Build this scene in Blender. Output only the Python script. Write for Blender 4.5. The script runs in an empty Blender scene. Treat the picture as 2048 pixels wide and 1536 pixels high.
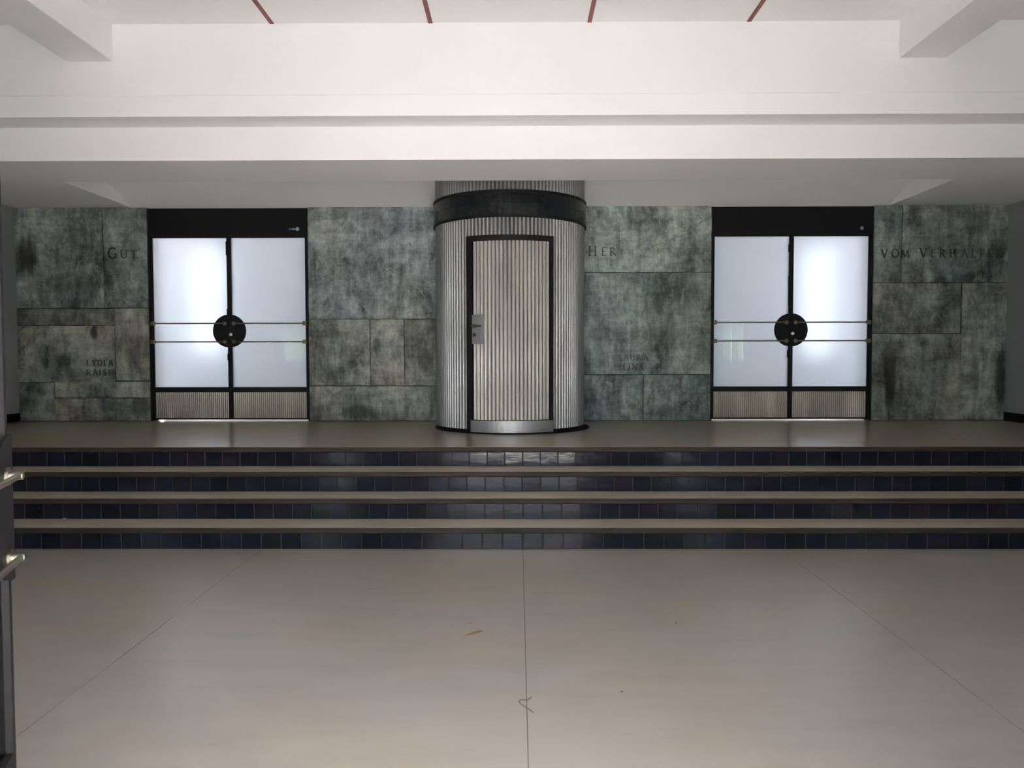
import bpy, math, random
from mathutils import Vector, Matrix, noise

random.seed(7)
scene = bpy.context.scene
col = scene.collection

# ------------------------------------------------------------------ camera
F = 1560.0
VP = (1036.0, 706.0)
CAM = Vector((0.10, 0.0, 1.478))
yaw = math.atan((VP[0] - 1024) / F)
pitch = math.atan((768 - VP[1]) / F)
roll = math.radians(-0.1)
fw = Vector((-math.sin(yaw) * math.cos(pitch), math.cos(yaw) * math.cos(pitch), -math.sin(pitch)))
rt0 = Vector((math.cos(yaw), math.sin(yaw), 0))
up0 = rt0.cross(fw)
rt = rt0 * math.cos(roll) + up0 * math.sin(roll)
up = up0 * math.cos(roll) - rt0 * math.sin(roll)
cam_data = bpy.data.cameras.new('camera')
cam = bpy.data.objects.new('camera', cam_data)
col.objects.link(cam)
cam_data.sensor_width = 36.0
cam_data.lens = F / 2048 * 36
cam_data.clip_start = 0.02
M3 = Matrix((rt, up, -fw)).transposed()
cam.matrix_world = Matrix.Translation(CAM) @ M3.to_4x4()
scene.camera = cam

# ------------------------------------------------------------------ light
SKY = 3.6
SUN = 29.0
world = bpy.data.worlds.new('sky')
scene.world = world
world.use_nodes = True
bg = world.node_tree.nodes['Background']
bg.inputs['Color'].default_value = (0.86, 0.925, 1.0, 1)
bg.inputs['Strength'].default_value = SKY
sun_d = bpy.data.lights.new('sun', 'SUN')
sun_d.energy = SUN
sun_d.angle = math.radians(0.6)
sun_d.color = (1.0, 0.98, 0.965)
sun = bpy.data.objects.new('sun', sun_d)
col.objects.link(sun)
# the sun stands high over the forecourt behind the photographer and falls a short way in through the open door
sun.rotation_euler = Vector((0.30, 0.90, -1.0)).to_track_quat('-Z', 'Y').to_euler()

def portal(loc, sx, sy, rot):
    d = bpy.data.lights.new('daylight_portal', 'AREA')
    d.shape = 'RECTANGLE'; d.size = sx; d.size_y = sy
    d.cycles.is_portal = True
    o = bpy.data.objects.new('daylight_portal', d)
    col.objects.link(o)
    o.location = loc; o.rotation_euler = rot
    return o

vs = scene.view_settings
vs.view_transform = 'Standard'
vs.look = 'None'
vs.exposure = 1.78
vs.gamma = 1.0
vs.use_curve_mapping = False
cy = scene.cycles
cy.use_denoising = True
cy.max_bounces = 14
cy.diffuse_bounces = 8
cy.glossy_bounces = 6
cy.transmission_bounces = 8
cy.transparent_max_bounces = 12
cy.sample_clamp_indirect = 8.0
cy.caustics_refractive = True

# ------------------------------------------------------------------ geometry helpers
def ray(px, py):
    return fw + rt * ((px - 1024) / F) - up * ((py - 768) / F)
def onY(px, py, Y):
    d = ray(px, py); return CAM + d * ((Y - CAM.y) / d.y)
def onZ(px, py, Z):
    d = ray(px, py); return CAM + d * ((Z - CAM.z) / d.z)

class MB:
    def __init__(s): s.v = []; s.f = []
    def quad(s, a, b, c, d):
        n = len(s.v); s.v += [tuple(a), tuple(b), tuple(c), tuple(d)]; s.f.append((n, n+1, n+2, n+3)); return s
    def box(s, x0, x1, y0, y1, z0, z1):
        n = len(s.v)
        s.v += [(x0,y0,z0),(x1,y0,z0),(x1,y1,z0),(x0,y1,z0),(x0,y0,z1),(x1,y0,z1),(x1,y1,z1),(x0,y1,z1)]
        s.f += [tuple(n+i for i in q) for q in ((0,3,2,1),(4,5,6,7),(0,1,5,4),(1,2,6,5),(2,3,7,6),(3,0,4,7))]
        return s
    def extrude_x(s, prof, x0, x1):          # prof: list of (y, z)
        n = len(s.v); k = len(prof)
        s.v += [(x0, y, z) for y, z in prof] + [(x1, y, z) for y, z in prof]
        s.f += [(n+i, n+(i+1) % k, n+k+(i+1) % k, n+k+i) for i in range(k)]
        s.f += [tuple(n+i for i in reversed(range(k))), tuple(n+k+i for i in range(k))]
        return s
    def prism(s, poly, y0, y1):              # poly: list of (x, z), extruded along y
        n = len(s.v); k = len(poly)
        s.v += [(x, y0, z) for x, z in poly] + [(x, y1, z) for x, z in poly]
        s.f += [(n+i, n+(i+1) % k, n+k+(i+1) % k, n+k+i) for i in range(k)]
        s.f += [tuple(n+i for i in reversed(range(k))), tuple(n+k+i for i in range(k))]
        return s
    def tube(s, p0, p1, r, n=14, r1=None, cap=True):
        p0 = Vector(p0); p1 = Vector(p1); d = (p1 - p0).normalized()
        a = d.orthogonal().normalized(); b = d.cross(a)
        r1 = r if r1 is None else r1
        m = len(s.v)
        for p, rr in ((p0, r), (p1, r1)):
            s.v += [tuple(p + (a * math.cos(2*math.pi*i/n) + b * math.sin(2*math.pi*i/n)) * rr) for i in range(n)]
        s.f += [(m+i, m+(i+1) % n, m+n+(i+1) % n, m+n+i) for i in range(n)]
        if cap: s.f += [tuple(m+i for i in reversed(range(n))), tuple(m+n+i for i in range(n))]
        return s
    def mesh(s, name, mat, smooth=None):
        me = bpy.data.meshes.new(name)
        me.from_pydata(s.v, [], s.f); me.validate(); 
        import bmesh
        bm = bmesh.new(); bm.from_mesh(me)
        bmesh.ops.recalc_face_normals(bm, faces=bm.faces); bm.to_mesh(me); bm.free()
        me.materials.append(mat)
        if smooth is not None:
            me.polygons.foreach_set('use_smooth', [True] * len(me.polygons))
            me.set_sharp_from_angle(angle=math.radians(smooth))
        return me
    def build(s, name, mat, parent=None, bevel=0.0, seg=2, smooth=None):
        o = bpy.data.objects.new(name, s.mesh(name, mat, smooth))
        col.objects.link(o)
        if parent is not None: o.parent = parent
        if bevel:
            b = o.modifiers.new('bevel', 'BEVEL'); b.width = bevel; b.segments = seg; b.limit_method = 'ANGLE'
        return o

def empty(name, loc=(0, 0, 0)):
    o = bpy.data.objects.new(name, None); col.objects.link(o); o.location = loc; o.empty_display_size = .1
    return o
def structure(o, label, cat='wall'):
    o['kind'] = 'structure'; o['label'] = label; o['category'] = cat
    return o
def thing(o, label, cat, group=None):
    o['label'] = label; o['category'] = cat
    if group: o['group'] = group
    return o

# ------------------------------------------------------------------ materials
def newmat(name):
    m = bpy.data.materials.new(name); m.use_nodes = True
    nt = m.node_tree
    return m, nt, nt.nodes['Principled BSDF']
def node(nt, t, **kw):
    n = nt.nodes.new(t)
    for k, v in kw.items():
        if k in n.inputs: n.inputs[k].default_value = v
        else: setattr(n, k, v)
    return n
def ramp(nt, fac, stops):
    r = nt.nodes.new('ShaderNodeValToRGB'); e = r.color_ramp.elements
    while len(e) < len(stops): e.new(0.5)
    for i, (p, c) in enumerate(stops): e[i].position = p; e[i].color = (*c, 1)
    nt.links.new(fac, r.inputs['Fac']); return r.outputs['Color']
def mapped(nt, scale, coord='Object', loc=None):
    tc = nt.nodes.new('ShaderNodeTexCoord'); mp = nt.nodes.new('ShaderNodeMapping')
    mp.inputs['Scale'].default_value = scale
    if coord == 'World':
        g = nt.nodes.new('ShaderNodeNewGeometry'); nt.links.new(g.outputs['Position'], mp.inputs['Vector'])
    else:
        nt.links.new(tc.outputs[coord], mp.inputs['Vector'])
    return mp.outputs['Vector']
def bump(nt, b, height, strength, dist=0.01):
    n = nt.nodes.new('ShaderNodeBump'); n.inputs['Strength'].default_value = strength; n.inputs['Distance'].default_value = dist
    nt.links.new(height, n.inputs['Height']); nt.links.new(n.outputs['Normal'], b.inputs['Normal'])
def math2(nt, op, a, b=None, clamp=False):
    n = nt.nodes.new('ShaderNodeMath'); n.operation = op; n.use_clamp = clamp
    for i, v in enumerate((a, b)):
        if v is None: continue
        if isinstance(v, (int, float)): n.inputs[i].default_value = v
        else: nt.links.new(v, n.inputs[i])
    return n.outputs[0]
def mixc(nt, fac, a, b, mode='MIX'):
    n = nt.nodes.new('ShaderNodeMix'); n.data_type = 'RGBA'; n.blend_type = mode
    for sock, v in ((n.inputs['Factor'], fac), (n.inputs['A'], a), (n.inputs['B'], b)): pass
    ins = [i for i in n.inputs if i.enabled]
    for sock, v in zip((n.inputs[0], n.inputs[6], n.inputs[7]), (fac, a, b)):
        if isinstance(v, (int, float)): sock.default_value = v
        elif isinstance(v, tuple): sock.default_value = (*v, 1)
        else: nt.links.new(v, sock)
    return n.outputs[2]

def plain(name, c, rough=.5, metal=0.0, spec=.5):
    m, nt, b = newmat(name)
    nz = node(nt, 'ShaderNodeTexNoise', Scale=9.0, Detail=4.0)
    nt.links.new(mapped(nt, (1, 1, 1)), nz.inputs['Vector'])
    lo = tuple(x * .9 for x in c); hi = tuple(min(1, x * 1.08) for x in c)
    nt.links.new(ramp(nt, nz.outputs['Fac'], [(.3, lo), (.7, hi)]), b.inputs['Base Color'])
    b.inputs['Roughness'].default_value = rough; b.inputs['Metallic'].default_value = metal
    b.inputs['Specular IOR Level'].default_value = spec
    return m

def mat_plaster(name, c):
    m, nt, b = newmat(name)
    nz = node(nt, 'ShaderNodeTexNoise', Scale=1.3, Detail=5.0, Roughness=.6)
    nt.links.new(mapped(nt, (1, 1, 1), 'World'), nz.inputs['Vector'])
    nt.links.new(ramp(nt, nz.outputs['Fac'], [(.3, tuple(x * .965 for x in c)), (.7, c)]), b.inputs['Base Color'])
    b.inputs['Roughness'].default_value = .75; b.inputs['Specular IOR Level'].default_value = .25
    n2 = node(nt, 'ShaderNodeTexNoise', Scale=60.0, Detail=3.0)
    nt.links.new(mapped(nt, (1, 1, 1), 'World'), n2.inputs['Vector'])
    bump(nt, b, n2.outputs['Fac'], .08, .004)
    return m

def mat_lino(name, c, rough):
    m, nt, b = newmat(name)
    n1 = node(nt, 'ShaderNodeTexNoise', Scale=1.0, Detail=6.0, Roughness=.62)
    nt.links.new(mapped(nt, (1.8, 7.0, 3), 'World'), n1.inputs['Vector'])
    n2 = node(nt, 'ShaderNodeTexNoise', Scale=1.1, Detail=3.0)
    nt.links.new(mapped(nt, (.7, 1.0, 1), 'World'), n2.inputs['Vector'])
    c1 = ramp(nt, n1.outputs['Fac'], [(.3, tuple(x * .93 for x in c)), (.5, c), (.72, tuple(x * 1.05 for x in c))])
    tint = ramp(nt, n2.outputs['Fac'], [(.35, (1.03, .99, .91)), (.65, (.98, 1.0, 1.04))])
    nt.links.new(mixc(nt, 1.0, c1, tint, 'MULTIPLY'), b.inputs['Base Color'])
    b.inputs['Roughness'].default_value = rough
    n3 = node(nt, 'ShaderNodeTexNoise', Scale=3.0, Detail=2.0)
    nt.links.new(mapped(nt, (1, 1, 1), 'World'), n3.inputs['Vector'])
    return m

def mat_slab(name, stains=()):
    m, nt, b = newmat(name)
    oi = nt.nodes.new('ShaderNodeObjectInfo')
    g = nt.nodes.new('ShaderNodeNewGeometry')
    off = nt.nodes.new('ShaderNodeVectorMath'); off.operation = 'SCALE'
    cmb = nt.nodes.new('ShaderNodeCombineXYZ')
    for i in range(3): nt.links.new(oi.outputs['Random'], cmb.inputs[i])
    nt.links.new(cmb.outputs[0], off.inputs[0]); off.inputs['Scale'].default_value = 17.0
    add = nt.nodes.new('ShaderNodeVectorMath'); add.operation = 'ADD'
    nt.links.new(g.outputs['Position'], add.inputs[0]); nt.links.new(off.outputs[0], add.inputs[1])
    def nz(scale, s, detail, rough, dist=0.0):
        mp = nt.nodes.new('ShaderNodeMapping'); mp.inputs['Scale'].default_value = scale
        nt.links.new(add.outputs[0], mp.inputs['Vector'])
        n = node(nt, 'ShaderNodeTexNoise', Scale=s, Detail=detail, Roughness=rough, Distortion=dist)
        nt.links.new(mp.outputs[0], n.inputs['Vector']); return n.outputs['Fac']
    big = nz((1, 1, .8), 2.1, 10, .66, .5)
    streak = nz((6.5, 1, .8), 2.6, 9, .7, .3)
    fine = nz((1.3, 1, 1), 9.0, 12, .78, .3)
    wipe = nz((.7, 1, 4.5), 3.0, 9, .72, .5)
    scr = nz((2.2, 1, 1.5), 3.2, 12, .72, .9)
    mx = math2(nt, 'ADD', math2(nt, 'MULTIPLY', big, .45), math2(nt, 'MULTIPLY', streak, .17))
    mx = math2(nt, 'ADD', mx, math2(nt, 'MULTIPLY', fine, .24))
    mx = math2(nt, 'ADD', mx, math2(nt, 'MULTIPLY', wipe, .14))
    c = ramp(nt, mx, [(.415, (.046, .052, .052)), (.468, (.145, .157, .155)), (.522, (.275, .297, .292)), (.59, (.52, .54, .53))])
    k1 = math2(nt, 'MULTIPLY', math2(nt, 'SUBTRACT', scr, .545, True), 7.0, True)
    c = mixc(nt, math2(nt, 'MULTIPLY', k1, .75), c, (.44, .46, .44))
    k2 = math2(nt, 'MULTIPLY', math2(nt, 'SUBTRACT', .445, scr, True), 8.0, True)
    c = mixc(nt, math2(nt, 'MULTIPLY', k2, .65), c, (.05, .056, .055))
    c = mixc(nt, 1.0, c, oi.outputs['Color'], 'MULTIPLY')
    hue = nz((1, 1, 1), 1.1, 3, .5)
    warm = ramp(nt, hue, [(.36, (1.04, 1.0, .93)), (.5, (1, 1, 1)), (.64, (.92, 1.0, 1.0))])
    c = mixc(nt, 1.0, c, warm, 'MULTIPLY')
    rnd = ramp(nt, oi.outputs['Random'], [(0, (.9, .9, .9)), (.5, (1, 1, 1)), (1, (1.1, 1.1, 1.1))])
    c = mixc(nt, 1.0, c, rnd, 'MULTIPLY')
    sep = nt.nodes.new('ShaderNodeSeparateXYZ'); nt.links.new(g.outputs['Position'], sep.inputs[0])
    for (sx, sz, rx, rz, st) in stains:
        dx = math2(nt, 'DIVIDE', math2(nt, 'SUBTRACT', sep.outputs['X'], sx), rx)
        dz = math2(nt, 'DIVIDE', math2(nt, 'SUBTRACT', sep.outputs['Z'], sz), rz)
        r2 = math2(nt, 'ADD', math2(nt, 'MULTIPLY', dx, dx), math2(nt, 'MULTIPLY', dz, dz))
        r2 = math2(nt, 'ADD', r2, math2(nt, 'MULTIPLY', math2(nt, 'SUBTRACT', streak, .5), 2.2))
        k = math2(nt, 'MULTIPLY', math2(nt, 'SUBTRACT', 1.25, r2, True), st, True)
        c = mixc(nt, k, c, (.016, .014, .010))
    nt.links.new(c, b.inputs['Base Color'])
    b.inputs['Roughness'].default_value = .52
    b.inputs['Specular IOR Level'].default_value = .45
    hh = math2(nt, 'ADD', math2(nt, 'MULTIPLY', big, .7), math2(nt, 'MULTIPLY', fine, .3))
    bump(nt, b, hh, .55, .018)
    return m

def mat_alu(name, c, rough, streak=.12, metal=1.0):
    m, nt, b = newmat(name)
    n1 = node(nt, 'ShaderNodeTexNoise', Scale=1.0, Detail=6.0, Roughness=.6)
    nt.links.new(mapped(nt, (5, 5, .8), 'World'), n1.inputs['Vector'])
    nt.links.new(ramp(nt, n1.outputs['Fac'], [(.3, tuple(x * (1 - streak * 2) for x in c)), (.6, c), (.8, tuple(min(1, x * 1.1) for x in c))]), b.inputs['Base Color'])
    b.inputs['Metallic'].default_value = metal
    n2 = node(nt, 'ShaderNodeTexNoise', Scale=2.0, Detail=3.0)
    nt.links.new(mapped(nt, (1, 1, 1), 'World'), n2.inputs['Vector'])
    nt.links.new(ramp(nt, n2.outputs['Fac'], [(.3, (rough * .8,) * 3), (.7, (rough * 1.25,) * 3)]), b.inputs['Roughness'])
    return m

def mat_tile(name, cols, rough=.1, bstr=.12, spec=.5):
    m, nt, b = newmat(name)
    b.inputs['Specular IOR Level'].default_value = spec
    oi = nt.nodes.new('ShaderNodeObjectInfo')
    c = ramp(nt, oi.outputs['Random'], [(i / (len(cols) - 1), cc) for i, cc in enumerate(cols)])
    n1 = node(nt, 'ShaderNodeTexNoise', Scale=5.0, Detail=3.0)
    nt.links.new(mapped(nt, (1, 1, 1), 'World'), n1.inputs['Vector'])
    sh = ramp(nt, n1.outputs['Fac'], [(.3, (.7, .7, .7)), (.7, (1.25, 1.25, 1.25))])
    nt.links.new(mixc(nt, 1.0, c, sh, 'MULTIPLY'), b.inputs['Base Color'])
    n2 = node(nt, 'ShaderNodeTexNoise', Scale=10.0, Detail=3.0)
    nt.links.new(mapped(nt, (1, 1, 2.5), 'World'), n2.inputs['Vector'])
    nt.links.new(ramp(nt, n2.outputs['Fac'], [(.3, (rough * .7,) * 3), (.7, (rough * 1.8,) * 3)]), b.inputs['Roughness'])
    bump(nt, b, n2.outputs['Fac'], bstr, .01)
    return m

def mat_frosted():
    m, nt, b = newmat('frosted_glass')
    out = nt.nodes['Material Output']; nt.nodes.remove(b)
    tr = nt.nodes.new('ShaderNodeBsdfTranslucent')
    nz = node(nt, 'ShaderNodeTexNoise', Scale=2.0, Detail=3.0)
    nt.links.new(mapped(nt, (1, 1, 1), 'World'), nz.inputs['Vector'])
    nt.links.new(ramp(nt, nz.outputs['Fac'], [(.3, (.83, .875, .935)), (.7, (.86, .905, .96))]), tr.inputs['Color'])
    rf = nt.nodes.new('ShaderNodeBsdfRefraction'); rf.inputs['Roughness'].default_value = .31; rf.inputs['IOR'].default_value = 1.45
    rf.inputs['Color'].default_value = (.95, .97, 1, 1)
    mx = nt.nodes.new('ShaderNodeMixShader'); mx.inputs[0].default_value = .25
    nt.links.new(tr.outputs[0], mx.inputs[1]); nt.links.new(rf.outputs[0], mx.inputs[2])
    gl = nt.nodes.new('ShaderNodeBsdfGlossy'); gl.inputs['Roughness'].default_value = .004
    fr = nt.nodes.new('ShaderNodeFresnel'); fr.inputs['IOR'].default_value = 1.65
    m2 = nt.nodes.new('ShaderNodeMixShader')
    nt.links.new(fr.outputs[0], m2.inputs[0]); nt.links.new(mx.outputs[0], m2.inputs[1]); nt.links.new(gl.outputs[0], m2.inputs[2])
    nt.links.new(m2.outputs[0], out.inputs['Surface'])
    return m

def mat_clear():
    m, nt, b = newmat('clear_glass')
    out = nt.nodes['Material Output']; nt.nodes.remove(b)
    tr = nt.nodes.new('ShaderNodeBsdfTransparent'); tr.inputs['Color'].default_value = (.90, .95, .94, 1)
    gl = nt.nodes.new('ShaderNodeBsdfGlossy'); gl.inputs['Roughness'].default_value = .01
    fr = nt.nodes.new('ShaderNodeFresnel'); fr.inputs['IOR'].default_value = 1.5
    m2 = nt.nodes.new('ShaderNodeMixShader')
    nt.links.new(fr.outputs[0], m2.inputs[0]); nt.links.new(tr.outputs[0], m2.inputs[1]); nt.links.new(gl.outputs[0], m2.inputs[2])
    nt.links.new(m2.outputs[0], out.inputs['Surface'])
    return m

WHITE = mat_plaster('white_plaster', (.855, .848, .848))
GREYP = mat_plaster('grey_plaster', (.27, .28, .29))
BACKING = mat_plaster('dark_mortar', (.035, .036, .035))
LINO = mat_lino('beige_linoleum', (.36, .332, .302), .30)
LINO2 = mat_lino('brown_linoleum', (.36, .31, .238), .22)
SEAM = plain('seam_filler', (.10, .085, .07), .7)
SLAB = mat_slab('patinated_stone')
ALU = mat_alu('ribbed_aluminium', (.36, .362, .36), .44, .12, .75)
ALUD = mat_alu('door_aluminium', (.47, .45, .41), .44, .14, .7)
PLATE = mat_alu('brushed_plate', (.33, .335, .335), .50, .05, .8)
KICK = mat_alu('dull_kick_sheet', (.46, .43, .37), .48, .12)
BLACK = plain('black_steel', (.009, .009, .010), .6, 0, .2)
BLACKM = plain('black_matt', (.0075, .0075, .008), .7, 0, .2)
BRASS = mat_alu('aged_brass', (.26, .21, .125), .45)
RODM = mat_alu('bronze_rod', (.34, .31, .24), .35)
CHROME = mat_alu('bright_chrome', (.92, .92, .90), .3, .02, .2)
TILE = mat_tile('black_blue_glaze', [(.007, .0075, .012), (.010, .011, .021), (.015, .013, .021), (.009, .011, .021), (.008, .011, .012)], .09, .12, .26)
TILEB = mat_tile('black_green_glaze', [(.010, .012, .012), (.014, .018, .018), (.010, .011, .014)], .14)
GROUT = plain('grey_grout', (.11, .10, .085), .85)
TREAD = mat_lino('tread_linoleum', (.47, .425, .34), .36)
NOSE = None
def mat_nosing():
    m, nt, b = newmat('dark_wood_nosing')
    n1 = node(nt, 'ShaderNodeTexNoise', Scale=1.0, Detail=7.0, Roughness=.65)
    nt.links.new(mapped(nt, (3.0, 60, 60), 'World'), n1.inputs['Vector'])
    nt.links.new(ramp(nt, n1.outputs['Fac'], [(.3, (.018, .013, .011)), (.55, (.042, .031, .026)), (.8, (.08, .062, .053))]), b.inputs['Base Color'])
    b.inputs['Roughness'].default_value = .6; b.inputs['Specular IOR Level'].default_value = .2
    bump(nt, b, n1.outputs['Fac'], .2, .003)
    return m
NOSE = mat_nosing()
RED = plain('red_brown_paint', (.22, .045, .038), .5)
LETTER = plain('letter_recess_shade', (.085, .075, .068), .8, 0, .2)  # dark shade of the cut recess put into the stroke colour
LETTERW = plain('worn_letter_recess_shade', (.075, .073, .066), .8, 0, .2)
FROST = mat_frosted()
CLEAR = mat_clear()
PAVE = mat_plaster('pale_paving', (.57, .535, .52))
LEAFG = plain('green_foliage', (.09, .16, .04), .6)
SMUDGE = plain('brown_smudge', (.27, .185, .09), .6)
FIBRE = plain('brown_fibre', (.13, .11, .06), .7)
STICK_G = plain('green_sticker', (.22, .42, .34), .4)
STICK_B = plain('blue_sticker', (.10, .13, .32), .4)
STICK_W = plain('white_sticker', (.42, .43, .48), .4)
GLUE = plain('grey_residue', (.30, .31, .33), .7)

# ------------------------------------------------------------------ key dimensions
D = 9.19            # face of the stone wall
PZ = 0.676          # platform floor
WT = 3.195          # top of the stone wall
SX = 5.825          # side walls
RZ = 0.169          # riser
RISER_Y = [5.835, 6.115, 6.395, 6.672]
FRONT = 1.2         # inner face of the entrance wall
CEIL = 4.01
DX0, DX1 = 2.37, 4.26   # door openings, mirrored
Zc = CAM.z

# ------------------------------------------------------------------ structure
# lower floor: a screed with linoleum sheets two metres wide
fl = structure(MB().box(-SX, SX, FRONT - .2, 5.95, -.2, -.004).build('floor', SEAM), 'beige linoleum floor of the lower hall with thin seams', 'floor')
edges = [-SX, -3.82, -1.84, .135, 2.07, 4.05, SX]
for a, b in zip(edges[:-1], edges[1:]):
    MB().box(a + .0016, b - .0016, FRONT - .19, 5.84, -.004, 0).build('floor_sheet', LINO, fl)

# platform floor
structure(MB().box(-SX, SX, 6.69, 9.43, .3, PZ).box(-SX, SX, 6.643, 6.69, PZ - .005, PZ).build('floor_platform', LINO2), 'dull brown linoleum floor on the raised platform behind the steps', 'floor')

# steps
st = structure(empty('staircase', (0, 5.83, 0)), 'wide flight of four steps with black tiled risers', 'stairs')
PITCH = .152
tile_me = MB()
TH = RZ - .047
tile_me = MB().box(-PITCH / 2 + .0014, PITCH / 2 - .0014, -.007, .004, 0, TH).mesh('riser_tile', TILE)
tile_me2 = MB()
hw = PITCH / 2 - .0014
for (cx_, cz_) in ((0, 0),):
    # slightly cushioned glazed face
    n = 5
    vs_ = []
    for i in range(n):
        for j in range(n):
            u = i / (n - 1) * 2 - 1; w = j / (n - 1) * 2 - 1
            e = max(abs(u), abs(w))
            y = -.008 if e < .99 else -.0035
            uu = u if e > .99 else u * 1.88
            ww = w if e > .99 else w * 1.88
            vs_.append((uu * hw, y, TH / 2 + ww * TH / 2))
    tile_me2.v = vs_ + [(-hw, .004, 0), (hw, .004, 0), (hw, .004, TH), (-hw, .004, TH)]
    for i in range(n - 1):
        for j in range(n - 1):
            tile_me2.f.append((i * n + j, (i + 1) * n + j, (i + 1) * n + j + 1, i * n + j + 1))
    tile_me2.f += [(0, 20, 26, 25)] if False else []
    tile_me2.f += [(0, 5, 10, 15, 20, 26, 25), (4, 28, 27, 24, 19, 14, 9), (0, 25, 28, 4, 3, 2, 1), (20, 21, 22, 23, 24, 27, 26), (25, 26, 27, 28)]
tile_mesh = tile_me2.mesh('riser_tile', TILE)
for k, y in enumerate(RISER_Y):
    z0 = k * RZ; z1 = (k + 1) * RZ
    back = RISER_Y[k + 1] + .02 if k < 3 else 6.72
    s = MB().box(-SX, SX, y - .0032, back, z0 - .1 if k else -.15, z1 - .006).build('step', GROUT, st)
    s.location = (0, -5.83, 0)
    if k < 3:
        MB().box(-SX, SX, y - .029, RISER_Y[k + 1] + .004, z1 - .0055, z1).build('tread', TREAD, s)
    nose = MB().extrude_x([(y + .01, z1 - .0455), (y - .026, z1 - .0455), (y - .032, z1 - .040), (y - .033, z1 - .006), (y - .030, z1 - .0012), (y - .010, z1 - .002), (y + .01, z1 - .002)], -SX, SX)
    nose.build('nosing', NOSE, s)
    x = .135 - PITCH * 40 + PITCH / 2 + random.uniform(-.004, .004)
    while x < SX + PITCH:
        if -SX + hw < x < SX - hw:
            t = bpy.data.objects.new('riser_tile', tile_mesh); col.objects.link(t); t.parent = s
            t.location = (x, y + random.uniform(-.0006, .0006), z0 + .0006)
            t.rotation_euler = (random.gauss(0, .016 if random.random() < .12 else .0035), 0, random.gauss(0, .0035))
        x += PITCH

# back wall: dark backing with two door openings, stone slabs stand proud of it
wb = MB()
wb.box(-SX - .2, -DX1, D + .03, 9.40, PZ - .2, 4.2).box(-DX0, DX0, D + .03, 9.40, PZ - .2, 4.2).box(DX1, SX + .2, D + .03, 9.40, PZ - .2, 4.2)
wb.box(-DX1, -DX0, D + .03, 9.40, WT - .002, 4.2).box(DX0, DX1, D + .03, 9.40, WT - .002, 4.2)
wall_back = structure(wb.build('wall_back', BACKING), 'back wall clad in large patinated grey green stone slabs', 'wall')

def slab(px0, px1, py0, py1, stains=(), tilt=0.0, X0=None, X1=None, Z0=None, Z1=None):
    pm = ((px0 + px1) / 2, (py0 + py1) / 2)
    x0 = onY(px0, pm[1], D).x if X0 is None else X0
    x1 = onY(px1, pm[1], D).x if X1 is None else X1
    z1 = onY(pm[0], py0, D).z if Z1 is None else Z1
    z0 = onY(pm[0], py1, D).z if Z0 is None else Z0
    g = .0042
    x0 += g; x1 -= g; z0 += g; z1 -= g
    nx = max(4, int((x1 - x0) / .045)); nz = max(4, int((z1 - z0) / .045))
    mb = MB(); sd = random.uniform(0, 90)
    def P(i, j):
        u = i / nx; w = j / nz
        x = x0 + (x1 - x0) * u; z = z0 + (z1 - z0) * w
        # wavy hand-cut edges
        if i in (0, nx): x += .0035 * noise.noise(Vector((z * 6, sd, 3 + i)))
        if j in (0, nz): z += .0035 * noise.noise(Vector((x * 6, sd + 7, 3 + j)))
        y = D + .006 * noise.noise(Vector((x * 2.2 + sd, 0, z * 2.2))) + .0025 * noise.noise(Vector((x * 9 + sd, 4, z * 9)))
        e = min(i, nx - i, j, nz - j)
        if e == 0: y += .012
        return (x, y, z)
    for j in range(nz + 1):
        for i in range(nx + 1): mb.v.append(P(i, j))
    W = nx + 1
    for j in range(nz):
        for i in range(nx):
            mb.f.append((j * W + i, j * W + i + 1, (j + 1) * W + i + 1, (j + 1) * W + i))
    ring = [i for i in range(nx)] + [j * W + nx for j in range(nz)] + [nz * W + nx - i for i in range(nx)] + [(nz - j) * W for j in range(nz)]
    n = len(mb.v)
    mb.v += [(mb.v[r][0], D + .035, mb.v[r][2]) for r in ring]
    L = len(ring)
    mb.f += [(ring[i], n + i, n + (i + 1) % L, ring[(i + 1) % L]) for i in range(L)]
    mt = SLAB
    if stains:
        mt = mat_slab('patinated_stone_stained', [(onY(a, b, D).x, onY(a, b, D).z, rx * D / F, rz * D / F, k) for a, b, rx, rz, k in stains])
    return mb.build('stone_slab', mt, wall_back, smooth=35)

ZB = PZ + .002
# left of the left door
sA = slab(28, 205, 413, 617, X0=-SX, Z1=WT, stains=[(52, 512, 22, 40, .8), (66, 520, 10, 14, .6), (150, 570, 60, 18, .35)])
sB = slab(205, 299, 413, 616, X1=-DX1, Z1=WT)
sC = slab(28, 229, 617, 651, X0=-SX)
sD = slab(28, 229, 651, 765, X0=-SX, stains=[(188, 664, 8, 16, .85), (90, 725, 8, 14, .6), (128, 722, 14, 14, .6)])
sE = slab(229, 299, 616, 762, X1=-DX1, stains=[(268, 690, 26, 60, .45)])
sF = slab(28, 108, 765, 842, X0=-SX, Z0=ZB, stains=[(52, 812, 22, 24, .4)])
sG = slab(108, 299, 763, 796, X1=-DX1)
sH = slab(108, 299, 796, 842, X1=-DX1, Z0=ZB, stains=[(285, 815, 26, 24, .55)])
# between the left door and the column
sI = slab(618, 960, 412, 638, X0=-DX0, Z1=WT, X1=-.02)
sJ = slab(618, 740, 638, 772, X0=-DX0, stains=[(640, 668, 60, 9, .5), (660, 745, 40, 20, .45)])
sK = slab(740, 808, 638, 772, stains=[(752, 690, 9, 20, .6)])
sL = slab(808, 960, 638, 772, X1=-.02, stains=[(848, 722, 20, 30, .7)])
sM = slab(618, 960, 772, 843, X0=-DX0, Z0=ZB, X1=-.02, stains=[(720, 825, 40, 16, .6), (640, 822, 22, 16, .5), (868, 800, 16, 30, .5)])
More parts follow.
